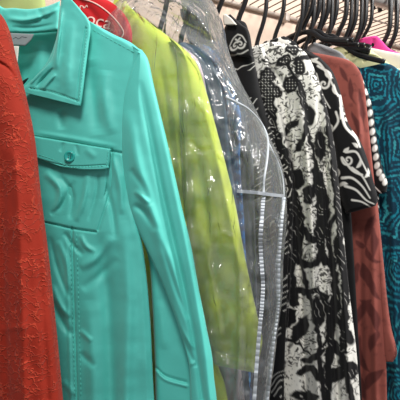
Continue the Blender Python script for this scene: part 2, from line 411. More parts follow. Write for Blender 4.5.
    r_ = np.abs(((np.hypot(wx-272, (wy % 34)-17)) % 4.5)-2.2); an = np.abs(np.sin(5*np.arctan2((wy % 34)-17, wx-272)))
    c = blend(c, WH, side*sm(r_-.5, .4)*(an > .45)*(noise(X, Y, 11, 41) > .42)*.85)
    return c
def scrolls(X, Y, lst, base=BK, ink=WH):
    c = np.tile(base, (len(X), 1)); D = np.full(X.shape, 99.)
    for p, a, b in lst: D = np.minimum(D, stroke(X, Y, p, a, b))
    return c, D
def print_scroll(X, Y):
    L = [(spiral(347, 118, 6, 180, 1.1, 1, [(340, 96), (341, 106)]), 2.4, 1.4), ([(341, 108), (345, 126), (356, 138), (360, 147)], 3.2, 1.4),
         (spiral(348, 160, 6, 200, 1.2, -1, [(362, 175), (352, 170)]), 2.4, 1.6), ([(346, 152), (356, 152), (362, 162), (369, 176)], 2.6, 1),
         ([(342, 178), (352, 178), (362, 186), (370, 198)], 2.8, 1.2), ([(345, 186), (356, 190), (366, 200), (374, 204)], 2.6, 1), ([(352, 168), (362, 176), (370, 190)], 2.6, 1), ([(352, 200), (362, 202), (372, 208)], 2, 1),
         (spiral(324, 84, 5, 0, 1.1, 1, [(318, 66), (330, 74)]), 2.4, 1.4), ([(312, 60), (320, 64), (328, 76), (338, 96)], 3, 1.4), ([(316, 74), (322, 94), (330, 108)], 2.4, 1),
         (spiral(330, 128, 5, 90, 1.1, 1, [(336, 112), (338, 122)]), 2.2, 1.2), (spiral(335, 172, 5, 90, 1.1, -1), 2.2, 1.2)]
    c, D = scrolls(X, Y, L)
    for p0, p1, w, b in [((334, 84), (340, 96), 2, .2), ((326, 70), (333, 78), 2.2, .2), ((346, 100), (343, 90), 1.6, 0), ((352, 130), (358, 138), 2, 0), ((356, 168), (360, 158), 1.8, .2), ((364, 178), (368, 168), 1.6, .2),
                         ((348, 184), (338, 188), 2, .2), ((343, 152), (349, 147), 2, .1), ((358, 148), (352, 143), 1.8, .1), ((312, 62), (318, 58), 2, 0)]: D = np.minimum(D, petal(X, Y, p0, p1, w, b))
    lower = Y > 212
    D = np.where(lower, 9, D)
    c = blend(c, WH, sm(D, .5))
    # white piping along the far edge of the sleeve top
    return c
def print_paisley(X, Y):
    L = [(spiral(240, 44, 5, 0, 1.3, 1), 1.8, 1.2), ([(226, 30), (232, 36), (230, 46)], 1.6, 1), (spiral(230, 48, 3.5, 90, 1.1, -1), 1.4, 1), ([(236, 34), (242, 36), (246, 42)], 1.4, 1), ([(233, 52), (240, 54), (248, 50)], 1.4, 1), ([(240, 38), (237, 41), (234, 40)], 1.2, 1)]
    c, D = scrolls(X, Y, L); c = blend(c, WH, sm(D, .5)*.85)
    v = np.abs(((X*.7+Y+8*noise(X, Y, 10, 3)) % 7)-3.5); c = blend(c, WH, sm(v-.5, .4)*(noise(X, Y, 12, 5) > .55)*(Y > 62)*.8)
    return c
def print_leafy(X, Y):
    c = np.tile(WH, (len(X), 1)); w = 5*(noise(X, Y, 5, 2)-.5)
    d = fbm(X+w, Y*1.1+w, 5.5, 79, 2)-.5; c = blend(c, BK, np.clip(d*40+.8, 0, 1)); return c
BR = np.array(srgb(146, 78, 68)[:3]); BR2 = np.array(srgb(84, 38, 36)[:3])
def print_brown(X, Y):
    c = np.tile(BR, (len(X), 1)); D = np.full(X.shape, 99.)
    x = X+3*(noise(X, Y, 8, 4)-.5); y = Y+3*(noise(X, Y, 8, 5)-.5)
    for (p0, p1, w, b) in [((376, 215), (366, 250), 4, .1), ((371, 225), (372, 262), 4, -.1), ((366, 246), (382, 262), 3.5, .2), ((362, 262), (378, 290), 4.5, .1), ((368, 275), (382, 300), 4, .1), ((356, 240), (368, 246), 3, .2),
                           ((372, 300), (354, 330), 5, .1), ((360, 300), (378, 335), 5, -.15), ((360, 335), (372, 372), 5, .2), ((380, 330), (370, 352), 4, .1), ((384, 370), (362, 392), 5, .1), ((356, 372), (366, 400), 4, 0), ((358, 262), (352, 290), 4, 0),
                           ((350, 78), (356, 104), 2.5, .1), ((340, 66), (348, 84), 2.5, 0), ((360, 90), (364, 130), 2.5, 0), ((352, 110), (360, 140), 2.5, 0)]: D = np.minimum(D, petal(x, y, p0, p1, w, b))
    bl = (fbm(x, y, 22, 60)-.55)*-50; D = np.minimum(D, np.where((X > 395) | (Y > 402), bl, 99))
    c = blend(c, BR2, sm(D, .8)*.85)
    c = blend(c, BR2, np.clip((fbm(X, Y, 5, 70)-.6)*5, 0, 1)*.4); return c
T1 = np.array(srgb(10, 54, 74)[:3]); T2 = np.array(srgb(28, 150, 172)[:3]); T3 = np.array(srgb(80, 196, 198)[:3])
def print_tealgeo(X, Y):
    # nested lozenges of fine broken lines
    x = X+12*(noise(X, Y, 20, 1)-.5); y = Y+12*(noise(X, Y, 20, 2)-.5)
    cw, ch = 46., 62.
    row = np.floor((y+8)/ch); u = ((x-378+row*23+cw*40) % cw)-cw/2; v = ((y+8) % ch)-ch/2
    r_ = np.maximum(np.abs(u)*1.0+np.abs(v)*.28, np.abs(v)*.86+np.abs(u)*.12)
    ph = (r_ % 4.6)/4.6; band = np.clip(1.5-np.abs(ph-.5)*6+2.6*(noise(X, Y, 1.6, 6)-.5), 0, 1)
    big = ((r_ % 13.8) > 9.2)
    c = np.tile(T1, (len(X), 1)); c = blend(c, T2, band*(.35+.9*noise(X, Y, 7, 9)).clip(0, 1)); c = blend(c, T3, band*big*np.clip(noise(X, Y, 8, 33)*1.4-.3, 0, 1)*.8)
    hat = np.clip(np.sin((x*.9+y*1.1)*1.9)*.8, 0, 1); c = blend(c, T1, hat*.35)
    return c
def print_dots(X, Y):
    c = np.tile(BK, (len(X), 1)); P = catmull([(364, 80), (368, 107), (371, 130), (374, 150), (377, 170), (384, 182)], 13)
    for i, (a, b) in enumerate(P): c = blend(c, WH, sm(ell(X, Y, a+1, b, 2.5, 3.6, 20), .6))
    c = blend(c, WH, sm(np.abs(((X-Y) % 8)-4)-.8, .5)*(noise(X, Y, 7, 3) > .6)*(Y > 185)); return c
BL = np.array(srgb(28, 92, 150)[:3])
def print_blue(X, Y):
    c = np.tile(BL, (len(X), 1)); c = blend(c, np.array(srgb(16, 40, 84)[:3]), np.clip((fbm(X, Y, 5, 5)-.5)*9+.4, 0, 1)); c = blend(c, np.array(srgb(90, 160, 200)[:3]), np.clip((noise(X, Y, 2.5, 15)-.75)*8, 0, 1)); return c

# ================================================================== GARMENTS (left to right = along the rod)
# --- red jacket
pl = Plane(-.045, 50)
o = hung('red_jacket', pl, 'puckered brick red jacket nearest the camera at the left edge', 'jacket')
bd = body('body', pl, [(-92, -28), (-70, -20), (-30, -6), (-14, 6), (-18, 40), (-22, 120), (-18, 220), (-12, 320), (-8, 420), (0, 700)], M['red'], o, th=.028, wob=.003, step=3)
slv = [(-60, -4, -16, 4), (-44, 14, -2, 12), (-38, 40, 7, 28), (-34, 70, 15, 60), (-30, 110, 24, 95), (-28, 160, 33, 140), (-24, 200, 39, 195), (-20, 255, 46, 250), (-18, 310, 52, 305), (-15, 360, 57, 355), (-12, 410, 62, 410), (-8, 520, 72, 520), (-6, 560, 74, 560)]
fr = [([(-5, 60), (10, 70), (22, 92), (25, 104)], 1.6, -.0025), ([(14, 140), (20, 240), (24, 400)], 6, .003), ([(2, 150), (4, 300), (8, 400)], 5, -.003), ([(34, 200), (42, 300), (48, 400)], 4, -.002), ([(0, 330), (30, 326)], 3, .0012), ([(0, 240), (15, 228), (32, 240)], 2.5, .001), ([(0, 180), (14, 170), (30, 178)], 2, .001)]
shell('sleeve', pl, slv, M['red'], o, th=.05, folds=fr, wob=.003, step=1.4, off=.012, edge=.35)
shell('sleeve', pl, slv, M['red'], o, th=.05, wob=.003, step=4, off=.012, edge=.35, mirror=True)
hanger(pl, 'black plastic hanger inside the brick red jacket', top=-.085, length=.14, drop=.04, bar=False, group=None)

# --- aqua shirt
pl = Plane(.092, 42); PT = pl
t = hung('aqua_shirt', pl, 'aqua button-up shirt with flap chest pocket and open collar', 'shirt')
TF = [ # folds of the front
 ([(34, 137), (75, 144), (122, 153)], 1.2, -.0018), ([(34, 132), (75, 139), (120, 147)], 2.5, .0012),
 ([(42, 221), (70, 228), (96, 232)], 1.2, -.0022), ([(112, 150), (110, 190), (98, 230)], 1.4, -.0014),
 ([(72, 228), (74, 300), (77, 400), (80, 500)], 1.3, -.002), ([(66, 228), (68, 300), (71, 400), (74, 500)], 2.2, .001),
 ([(88, 60), (94, 100), (98, 135)], 9, -.004), ([(106, 70), (104, 100), (112, 135)], 7, .003), ([(60, 108), (62, 130)], 5, -.002),
 ([(45, 172), (60, 190), (55, 215)], 4, .003), ([(75, 180), (62, 205), (50, 215)], 3, -.002), ([(88, 172), (84, 200), (76, 222)], 3.5, .0025), ([(60, 175), (72, 195), (70, 220)], 3, -.0022), ([(98, 172), (96, 195), (88, 222)], 2.5, -.0018),
 ([(64, 232), (72, 244), (84, 256)], 3, -.0022), ([(80, 234), (86, 246), (96, 252)], 3, .002), ([(58, 240), (66, 262), (70, 290)], 3.5, .0022), ([(112, 236), (96, 258), (80, 268)], 5, .0028), ([(118, 258), (100, 275), (82, 290)], 5, -.0022),
 ([(50, 236), (58, 270), (70, 300)], 3, -.002), ([(52, 300), (62, 322), (72, 336)], 4, -.003), ([(52, 285), (60, 305), (70, 318)], 3.5, .0025),
 ([(100, 232), (108, 300), (112, 400), (114, 500)], 9, -.006), ([(124, 220), (128, 300), (126, 400), (128, 520)], 8, .005), ([(88, 300), (92, 360), (94, 420)], 8, .0035), ([(143, 260), (149, 330), (152, 400)], 4, -.002),
 ([(80, 330), (92, 342)], 3, .0018), ([(80, 352), (95, 368)], 4, -.0018), ([(62, 380), (72, 392)], 4, .0015),
 ([(128, 120), (124, 150), (128, 195)], 2, -.002), ([(112, 155), (120, 185), (122, 215)], 4, .003), ([(104, 180), (112, 210), (116, 240)], 3.5, -.0025)]
frows = [(62, 2, 91, 22), (57, 35, 113, 34), (47, 62, 133, 44), (27, 87, 141, 56), (20, 112, 135, 85), (18, 150, 128, 120), (16, 200, 130, 190), (14, 260, 143, 250), (12, 330, 150, 320), (10, 400, 154, 400), (8, 560, 165, 560), (6, 700, 172, 700)]
front = shell('front_panel', pl, frows, M['teal'], t, th=.012, folds=TF, wob=.0025, wsc=34, step=.75, off=.01, edge=.08)
shell('front_panel', pl, frows, M['teal'], t, th=.010, wob=.002, step=3, off=.0, edge=.08, mirror=True)
back = body('back_panel', pl, [(60, 6), (74, 16), (90, 28), (113, 40), (133, 50), (137, 60), (130, 90), (124, 130), (126, 200), (138, 260), (146, 330), (150, 400), (160, 560), (166, 700)], M['teal'], t, th=.008, off=-.034, step=2.5, wob=.002,
            folds=[([(40, 40), (36, 90)], 8, .003), ([(8, 32), (30, 33), (58, 31)], 1.4, -.002)])
# collar stand running round the back of the neck
stand = shell('collar_stand', pl, [(-14, 34, -2, 4), (2, 33, 4, 8), (16, 33, 14, 8), (30, 33, 28, 9), (44, 32, 44, 7), (58, 30, 60, 1)][::1], M['teal'], t, th=.006, off=-.008, step=1.0, edge=.04, wob=.0015, wsc=14,
              folds=[([(5, 18), (25, 20), (44, 15), (58, 8)], 3, .003), ([(10, 27), (32, 28), (56, 24)], 2, -.0015), ([(38, 8), (45, 20)], 3, -.002)])
CF = [([(30, 84), (38, 74), (50, 62)], 2, .0025), ([(36, 88), (44, 78), (54, 68)], 2, -.0025), ([(42, 90), (50, 80), (56, 74)], 2, .002), ([(62, 8), (58, 40), (56, 70)], 3, .003), ([(86, 28), (80, 70), (77, 101)], 1, -.0012), ([(30, 88), (52, 92), (78, 101)], 1, -.001), ([(72, 20), (68, 60), (66, 95)], 7, .0025)]
collar = shell('collar', pl, [(60, -12, 70, -2), (61, 0, 80, 9), (59, 15, 90, 24), (57, 35, 88, 48), (52, 58, 85, 72), (38, 74, 83, 90), (22, 89, 81, 104), (26, 93, 79, 106)], M['teal'], t, th=.006, off=.026, folds=CF, step=.8, edge=.04, wob=.0015, wsc=20)
shell('collar', pl, [(60, -12, 70, -2), (61, 0, 80, 9), (59, 15, 90, 24), (57, 35, 88, 48), (52, 58, 85, 72), (38, 74, 83, 90), (22, 89, 81, 104), (26, 93, 79, 106)], M['teal'], t, th=.006, off=.016, step=3, edge=.04, mirror=True)
SF = [([(150, 70), (166, 140), (178, 200), (192, 270), (204, 340), (211, 400)], 5, .005), ([(140, 80), (152, 140), (164, 200), (180, 270), (194, 340), (203, 400)], 4, -.0045),
      ([(128, 110), (136, 160), (150, 210), (172, 280), (190, 350)], 7, .005), ([(132, 205), (144, 212), (156, 232)], 4, -.004), ([(130, 168), (142, 186), (150, 206)], 4, -.003), ([(134, 190), (150, 204)], 3, .003),
      ([(178, 330), (188, 350), (196, 368)], 3, -.004), ([(172, 300), (182, 330), (194, 350)], 2.5, .003), ([(186, 366), (196, 362)], 2.5, .003), ([(160, 240), (176, 290), (188, 320)], 3, -.003),
      ([(92, 26), (115, 38), (140, 52)], 1.2, -.001), ([(139, 54), (128, 80), (122, 105), (121, 140)], 1.1, -.0015)]
srows = [(132, 45, 142, 50), (132, 58, 148, 60), (124, 90, 153, 82), (120, 120, 160, 112), (121, 150, 168, 145), (125, 185, 177, 185), (132, 216, 184, 216), (147, 250, 192, 250), (165, 290, 199, 290), (178, 325, 206, 325), (187, 356, 212, 356), (190, 375, 214, 378), (191, 405, 217, 402), (196, 470, 224, 470)]
sl = shell('sleeve', pl, srows, M['teal'], t, th=.024, folds=SF, wob=.002, step=.85, off=.012, edge=.3)
shell('sleeve', pl, srows, M['teal'], t, th=.03, wob=.002, step=3, off=.005, edge=.12, mirror=True)
cuff = shell('sleeve_underside', pl, [(140, 232, 160, 236), (149, 262, 172, 262), (152, 300, 184, 300), (154, 340, 192, 340), (155, 368, 196, 384), (156, 410, 200, 410), (158, 470, 204, 470)], M['teal'], t, th=.012, off=-.004, step=1.1, edge=.06,
             folds=[([(155, 367), (166, 376), (186, 382)], 1.3, -.002), ([(156, 371), (166, 380), (186, 386)], 1.6, .0015), ([(160, 300), (164, 350)], 5, .002)])
pocket = shell('pocket', pl, [(30, 150, 108, 160), (34, 180, 106, 186), (38, 205, 101, 212), (41, 221, 97, 232)], M['teal'], t, th=.003, off=.0148, step=.8, edge=.03, folds=[f for f in TF if f[0][0][1] > 165 and f[0][-1][1] < 226], wob=.0015)
flap = shell('pocket_flap', pl, [(28, 135, 111, 149), (29, 143, 110, 156), (31, 153, 109, 165), (40, 159, 106, 169), (62, 167, 80, 169.5)], M['teal'], t, th=.006, off=.021, step=.8, edge=.03, wob=.001,
             folds=[([(64, 142), (60, 152)], 2, -.0012), ([(76, 144), (78, 156)], 2, -.001), ([(34, 158), (68, 166), (106, 165)], .9, -.0008), ([(85, 148), (96, 158)], 4, .001)])
tr = bvh([flap]); hc = hits(tr, [(69.5, 156.5)], .0018)[0]
def disc(name, c, n, r, h, mat, parent, rim=True):
    n = Vector(n).normalized(); a = n.cross(Vector((0, 0, 1))).normalized(); b = n.cross(a); V = []; Fc = []
    prof = [(r*.0, h*.4), (r*.6, h*.4), (r*.68, h), (r*.9, h), (r, h*.5), (r, -h)]
    sg = 28
    for q, z in prof:
        for k in range(sg): V.append(c+n*z+(a*math.cos(2*math.pi*k/sg)+b*math.sin(2*math.pi*k/sg))*q)
    for i in range(len(prof)-1):
        for k in range(sg): Fc.append([i*sg+k, i*sg+(k+1) % sg, (i+1)*sg+(k+1) % sg, (i+1)*sg+k])
    return link(name, V, Fc, mat, parent)
nb = -ray(69.5, 156.5); btn = disc('button', hc, nb*.5+pl.n*300, .0066, .0011, M['button'], t)
for dx, dy in ((-1, -1), (1, -1), (-1, 1), (1, 1)):
    h_ = hits([tr[0]], [(69.5+dx*1.1, 156.5+dy*1.1)], .0028)[0]
    disc('buttonhole', h_, pl.n, .0006, .0002, M['ink'], btn)
stitches('stitching', [front], [[(70, 234), (72, 300), (75, 400)], [(76.5, 234), (78.5, 300), (81, 400)]], M['thread'], t)
stitches('stitching', [sl, front], [[(93, 30), (115, 42), (137, 54)]], M['thread'], t)
stitches('stitching', [collar], [[(87, 26), (85, 50), (82, 76), (79, 101)], [(30, 87), (52, 92), (78, 101)]], M['thread'], t, dash=2, gap=1.2)
stitches('stitching', [flap], [[(33, 153), (52, 159), (70, 166.5), (88, 166.8), (106, 166)], [(108, 151), (106.5, 166)]], M['thread'], t, dash=2, gap=1.2)
tg = shell('size_tag', pl, [(10, 33, 34, 34), (10, 39, 31, 40), (10, 45, 25, 46)], M['tag'], t, th=.0015, off=-.0055, step=1, edge=.01, wob=.0004)
tg['label'] = 'grey woven tag'
stitches('tag_lettering', [tg], [[(13, 39), (16, 37), (18, 39), (20, 38), (22, 36.5), (25, 37.5), (28, 37)]], M['ink'], tg, dash=1.6, gap=.5, r=.0003)
shell('care_tag', pl, [(12, 46, 19, 46), (12, 62, 17.5, 62)], M['paper'], t, th=.001, off=-.006, step=1, edge=.01, wob=.0003)
hanger(Plane(.135, 42), 'black plastic hanger inside the aqua shirt', top=-.225, length=.13, drop=.05, bar=False, group=None, r=.0045)

# --- scarlet tee with script
pl = Plane(.175, 41)
o = hung('scarlet_top', pl, 'scarlet printed top with white piping showing behind the aqua collar', 'top')
rb = body('body', pl, [(80, -22), (90, -12), (100, -4), (114, 4), (125, 15), (131, 28), (132, 42), (128, 80), (128, 160), (130, 300), (132, 420)], M['scarlet'], o, th=.012, wob=.001, step=1.6, folds=[([(70, -5), (90, 10), (104, 30)], 4, -.002)])
pp = cord('piping', [rb], [(78, -2), (92, 2), (104, 9), (114, 18), (121, 27), (123.5, 33), (121, 38)], .0009, M['script'], o); pp['label'] = 'pale piping'
cu = bpy.data.curves.new('script', 'FONT'); cu.body = 'oca'; cu.size = .024; cu.shear = .35; cu.extrude = .0003
to = bpy.data.objects.new('script', cu); COL.objects.link(to)
bpy.context.view_layer.update()
me = bpy.data.meshes.new_from_object(to.evaluated_get(bpy.context.evaluated_depsgraph_get())); bpy.data.objects.remove(to)
tr = bvh([rb]); x0, y0, k = 84.0, 23.5, 800
vs = []
for v in me.vertices:
    X_, Y_ = x0+v.co.x*k*.95, y0-v.co.y*k+v.co.x*k*.22
    h_ = hits(tr, [(X_, Y_)], .0012+v.co.z*1)
    vs.append(h_[0] if h_ else Vector((0, 0, 0)))
link('script_lettering', vs, [tuple(p.vertices) for p in me.polygons], M['script'], o, smooth=False)
cord('printed_mark', [rb], [(80, 9), (80.5, 6), (83, 6.5), (84, 8.5), (86.5, 5.5), (87.5, 7.5)], .0008, M['script'], o, n=20)
hanger(pl, 'black plastic hanger inside the scarlet top', top=-.10, length=.12, drop=.05, bar=False, group=None)

# --- pale green top, only its shoulder shows over the aqua collar
pl = Plane(.2, 41)
o = hung('pale_green_top', pl, 'pale olive top glimpsed above the aqua collar at the upper left', 'top')
shell('body', pl, [(-24, -10, 34, -16), (-30, 6, 44, -6), (-32, 60, 48, 60), (-30, 200, 50, 200), (-26, 400, 52, 400)], cloth('pale_olive', srgb(176, 190, 120)), o, th=.014, step=2.5)
# --- lime linen jacket
pl = Plane(.225, 34)
o = hung('lime_jacket', pl, 'lime linen jacket with wide sleeve under the clear plastic bag', 'jacket')
body('body', pl, [(124, -3), (130, 7), (140, 15), (152, 24), (172, 40), (182, 56), (184, 90), (186, 150), (188, 250), (205, 320), (218, 366), (228, 402), (240, 520)], M['lime'], o, th=.024, wob=.003, step=1.8,
     folds=[([(160, 60), (170, 140), (180, 260)], 4, -.004), ([(172, 90), (180, 170), (186, 250)], 3, .003), ([(205, 370), (212, 400)], 2, -.002)])
LS = [(168, 36, 176, 42), (176, 54, 194, 60), (178, 90, 205, 90), (180, 130, 216, 130), (182, 170, 226, 168), (185, 210, 235, 206), (190, 250, 243, 250), (196, 290, 252, 294), (203, 325, 259, 326), (210, 350, 262, 345), (215, 365, 255, 373)]
shell('sleeve', pl, LS, M['lime'], o, th=.036, off=.014, step=1.2, wob=.003, edge=.2, folds=[([(205, 100), (225, 190), (246, 300)], 5, .004), ([(190, 110), (205, 210), (225, 340)], 6, -.004), ([(214, 350), (235, 358), (258, 360)], 1.2, -.0012)])
shell('sleeve', pl, LS, M['lime'], o, th=.036, off=.014, step=4, wob=.003, edge=.2, mirror=True)
hanger(pl, 'black plastic hanger inside the lime jacket', top=-.12, length=.15, drop=.06, bar=False, group=None)

# --- garments inside the bag behind the lime jacket
pl = Plane(.285, 30)
o = hung('pale_mauve_blouse', pl, 'pale mauve garment hanging inside the plastic bag below the lime cuff', 'blouse')
body('body', pl, [(165, 40), (178, 44), (190, 52), (200, 64), (207, 95), (214, 160), (224, 240), (234, 320), (245, 402), (256, 520)], M['mauve'], o, th=.018, wob=.002, step=2, flute=.003, flsc=12)
hanger(pl, 'black plastic hanger inside the pale mauve blouse', top=-.115, length=.12, drop=.05, bar=False, group=None)
pl = Plane(.325, 27)
o = hung('slate_blue_jacket', pl, 'slate blue jacket seen through the plastic bag', 'jacket')
body('body', pl, [(184, 42), (196, 46), (208, 54), (218, 76), (226, 110), (231, 160), (240, 230), (244, 300), (250, 402), (256, 520)], M['slate'], o, th=.018, wob=.003, step=1.6, folds=[([(225, 120), (235, 250), (246, 400)], 3.5, .004), ([(238, 120), (246, 260), (252, 400)], 2.5, -.004)])
hanger(pl, 'black plastic hanger inside the slate blue jacket', top=-.11, length=.12, drop=.06, bar=False, group=None)
pl = Plane(.36, 24)
o = hung('blue_print_blouse', pl, 'bright blue speckled blouse glimpsed through the plastic bag', 'blouse')
body('body', pl, [(203, 44), (212, 49), (224, 66), (237, 100), (241, 120), (240, 160), (244, 220), (248, 300), (252, 402), (260, 520)], M['print'], o, th=.018, wob=.002, step=1.2, printf=print_blue)
hanger(pl, 'black plastic hanger inside the blue speckled blouse', top=-.11, length=.12, drop=.06, bar=False, group=None)
pl = Plane(.39, 22)
o = hung('charcoal_jacket', pl, 'charcoal grey jacket with its shoulder at the top of the plastic bag', 'jacket')
body('body', pl, [(216, 17), (221, 19), (226, 40), (238, 90), (248, 130), (253, 160), (255, 220), (257, 300), (256, 402), (262, 520)], M['grey'], o, th=.018, wob=.003, step=1.8, folds=[([(252, 150), (254, 400)], 3, -.004)])
shell('collar', pl, [(180, 9, 191, 7), (181, 16, 202, 15), (184, 24, 217, 19), (186, 34, 224, 30), (190, 46, 226, 42)], M['grey'], o, th=.012, off=.018, step=1.2, edge=.06, wob=.004, wsc=12)
hanger(pl, 'black plastic hanger with its hook right at the top of the plastic bag', top=-.115, length=.14, drop=.06, bar=False, group=None, r=.0048)

# --- clear plastic garment bag
pl = Plane(.27, 31)
o = hung('garment_bag', pl, 'clear crinkled plastic garment bag over the lime jacket', 'garment bag')
BF = [([(110, -4), (150, 20), (190, 52), (215, 90)], 4, .007), ([(130, 0), (175, 30), (215, 62), (250, 110)], 5, .010), ([(176, 50), (192, 60), (204, 82)], 2.5, .005), ([(140, 4), (165, 14), (185, 34)], 2, .004), ([(196, 60), (212, 100), (216, 150)], 2, .004), ([(206, 250), (216, 300), (222, 340)], 2, .004), ([(216, 190), (224, 250)], 2, .004), ([(150, 0), (180, 22), (222, 50), (262, 115)], 4, -.006), ([(165, -5), (200, 20), (235, 80)], 5, .006),
      ([(183, 60), (186, 160), (190, 260), (205, 390)], 3, .006), ([(205, 160), (212, 210), (208, 280)], 4, .004), ([(215, 150), (228, 160), (240, 148)], 4, .005), ([(228, 160), (236, 210), (240, 300), (238, 400)], 3, .005),
      ([(250, 120), (245, 180), (252, 260), (246, 390)], 3.5, -.005), ([(262, 130), (258, 200), (268, 300), (262, 400)], 3, .005), ([(238, 192), (262, 193), (285, 196)], 1.5, .003), ([(190, 95), (205, 110), (222, 130)], 4, .004), ([(190, 140), (200, 150), (212, 148)], 2.5, -.004), ([(222, 230), (234, 240)], 3, .004),
      ([(240, 90), (232, 130), (245, 170)], 3, -.005), ([(205, 60), (225, 90), (228, 125)], 3, .005)]
bag = body('film', pl, [(160, -26), (185, -14), (205, -6), (213, 8), (220, 36), (234, 74), (251, 106), (265, 134), (277, 160), (283, 192), (283, 230), (280, 265), (279, 300), (274, 340), (270, 375), (266, 405), (262, 480), (262, 540)], M['film'], o, th=.15, off=.022, folds=BF, wob=.009, wsc=26, step=1.5, edge=.5)
def ribbed(name, pts, w, parent, objs, mat, rib=3.0):
    P = catmull(pts, 140); H = hits(bvh(objs), P, .002); V = []; Fc = []
    if len(H) < 3: return
    for i, h_ in enumerate(H):
        tdir = (H[min(i+1, len(H)-1)]-H[max(i-1, 0)]).normalized(); n = (Vector(C)-h_).normalized(); s_ = tdir.cross(n).normalized()
        lift = .0012 if i % 3 else .0003
        V += [h_-s_*w, h_-s_*w+n*lift, h_+s_*w+n*lift, h_+s_*w]
    for i in range(len(H)-1):
        for k in range(3): Fc.append([4*i+k, 4*i+k+1, 4*i+5+k, 4*i+4+k])
        Fc.append([4*i+3, 4*i, 4*i+4, 4*i+7])
    return link(name, V, Fc, mat, parent, smooth=False)
ribbed('zipper_strip', [(263.5, 197), (262, 215), (260.5, 240), (261.5, 262), (263, 285), (262, 305), (260, 325), (257, 360), (254, 404)], .0022, o, [bag], M['zip'])
ribbed('zipper_strip', [(284, 197), (282, 215), (280, 240), (278.5, 265), (278.5, 295), (277, 315), (273.5, 340), (270, 372), (266.5, 404)], .0022, o, [bag], M['zip'])
ribbed('seam_band', [(237, 191), (255, 192.5), (270, 194.5), (284, 196)], .0018, o, [bag], M['zip'])
cord('edge_seam', [bag], [(226, 97), (238, 103), (248, 109), (258, 119), (265, 130), (268, 142), (267, 160), (264, 180), (263.5, 197)], .0014, M['zip'], o)
cord('edge_seam', [bag], [(268, 142), (273, 152), (279, 165), (283, 180), (284, 197)], .0009, M['zip'], o)

# --- black shirt with white paisley at the neck
pl = Plane(.435, 18)
o = hung('paisley_shirt', pl, 'black shirt with white paisley curls on its shoulder beside the bag', 'shirt')
body('body', pl, [(240, 20), (246, 24), (250, 40), (254, 60), (262, 100), (274, 140), (284, 180), (288, 240), (286, 320), (284, 402), (290, 520)], M['print'], o, th=.02, wob=.002, step=.8, printf=print_paisley)
shell('collar', pl, [(224, 18, 230, 14), (226, 24, 241, 24), (224, 30, 248, 30), (224, 44, 251, 44), (227, 54, 252, 58)], M['print'], o, th=.012, off=.015, step=.7, edge=.06, printf=print_paisley)
cc = shell('collar_lining', pl, [(223, 15, 226, 14), (223, 20, 232, 19), (224, 25, 237, 25)], M['white'], o, th=.006, off=.026, step=.8, edge=.03); cc['label'] = 'white lining'
hanger(pl, 'black plastic hanger whose hook rises from the paisley shirt', top=-.108, length=.13, drop=.06, bar=False, group=None, r=.005)
# --- white blouse with small black leaves
pl = Plane(.515, 14.5)
o = hung('leaf_print_blouse', pl, 'white blouse with small black leaves, shoulder under the wall shelf', 'blouse')
body('body', pl, [(284, 36), (290, 39), (296, 43), (301, 50), (304, 60), (310, 120), (314, 200), (318, 300), (322, 402), (326, 520)], M['print'], o, th=.016, wob=.002, step=.9, printf=print_leafy)
hanger(pl, 'black plastic hanger inside the small leaf print blouse', top=-.115, length=.12, drop=.06, bar=False, group=None)
# --- big black and white print
pl = Plane(.475, 16)
o = hung('crackle_print_tunic', pl, 'white tunic with big black branches and crackled leaves, in the middle', 'tunic')
GF = [([(296, 70), (306, 150), (312, 240), (318, 400)], 5, .008), ([(284, 90), (290, 180), (300, 280), (306, 400)], 4, -.007), ([(318, 90), (326, 180), (332, 280), (338, 400)], 3.5, -.007), ([(326, 100), (336, 200), (344, 300), (350, 400)], 4, .006), ([(272, 120), (282, 200), (288, 300)], 4, .005), ([(262, 60), (280, 80), (292, 110)], 4, -.003)]
body('body', pl, [(262, 44), (272, 42), (288, 44), (301, 49), (309, 58), (318, 80), (327, 110), (335, 150), (340, 200), (345, 250), (350, 300), (356, 350), (360, 402), (368, 520)], M['print'], o, th=.024, wob=.003, step=.62, printf=print_big, folds=GF, off=.004)
shell('side_panel', pl, [(246, 50, 262, 44), (246, 64, 268, 60), (256, 90, 276, 90), (266, 130, 284, 130), (278, 180, 292, 180), (280, 240, 292, 240), (276, 320, 288, 320), (270, 402, 284, 402), (268, 500, 282, 500)], M['print'], o, th=.014, off=.02, step=.8, printf=print_big, edge=.08)
hanger(pl, 'black plastic hanger inside the big black and white tunic', top=-.125, length=.12, drop=.06, bar=False, group=None)
# --- scroll print
pl = Plane(.56, 12)
o = hung('scroll_print_shirt', pl, 'black short-sleeved shirt with white scrolls on its sleeve', 'shirt')
body('body', pl, [(296, 47), (304, 49), (314, 54), (324, 62), (330, 74), (336, 100), (344, 150), (350, 200), (354, 260), (358, 330), (362, 402), (366, 520)], M['print'], o, th=.014, wob=.002, step=1, printf=print_scroll)
shell('sleeve', pl, [(304, 50, 318, 56), (308, 62, 331, 70), (314, 80, 339, 90), (320, 100, 343, 108), (326, 120, 348, 124), (332, 140, 360, 142), (336, 160, 367, 160), (338, 180, 372, 178), (342, 202, 377, 198), (346, 214, 375, 206)], M['print'], o, th=.022, off=.012, step=.6, printf=print_scroll, edge=.12, wob=.002)
hanger(pl, 'black plastic hanger inside the scroll print shirt', top=-.115, length=.12, drop=.05, bar=False, group=None)
# --- grey top glimpsed under the hangers
pl = Plane(.612, 10)
o = hung('pale_grey_top', pl, 'pale grey top showing between black hangers and the russet shirt', 'top')
body('body', pl, [(314, 42), (320, 44), (329, 47), (340, 52), (346, 58), (350, 66), (352, 120), (350, 300)], M['palegrey'], o, th=.012, step=2)
hanger(pl, 'black plastic hanger inside the pale grey top', top=-.115, length=.12, drop=.06, bar=False, group=None)
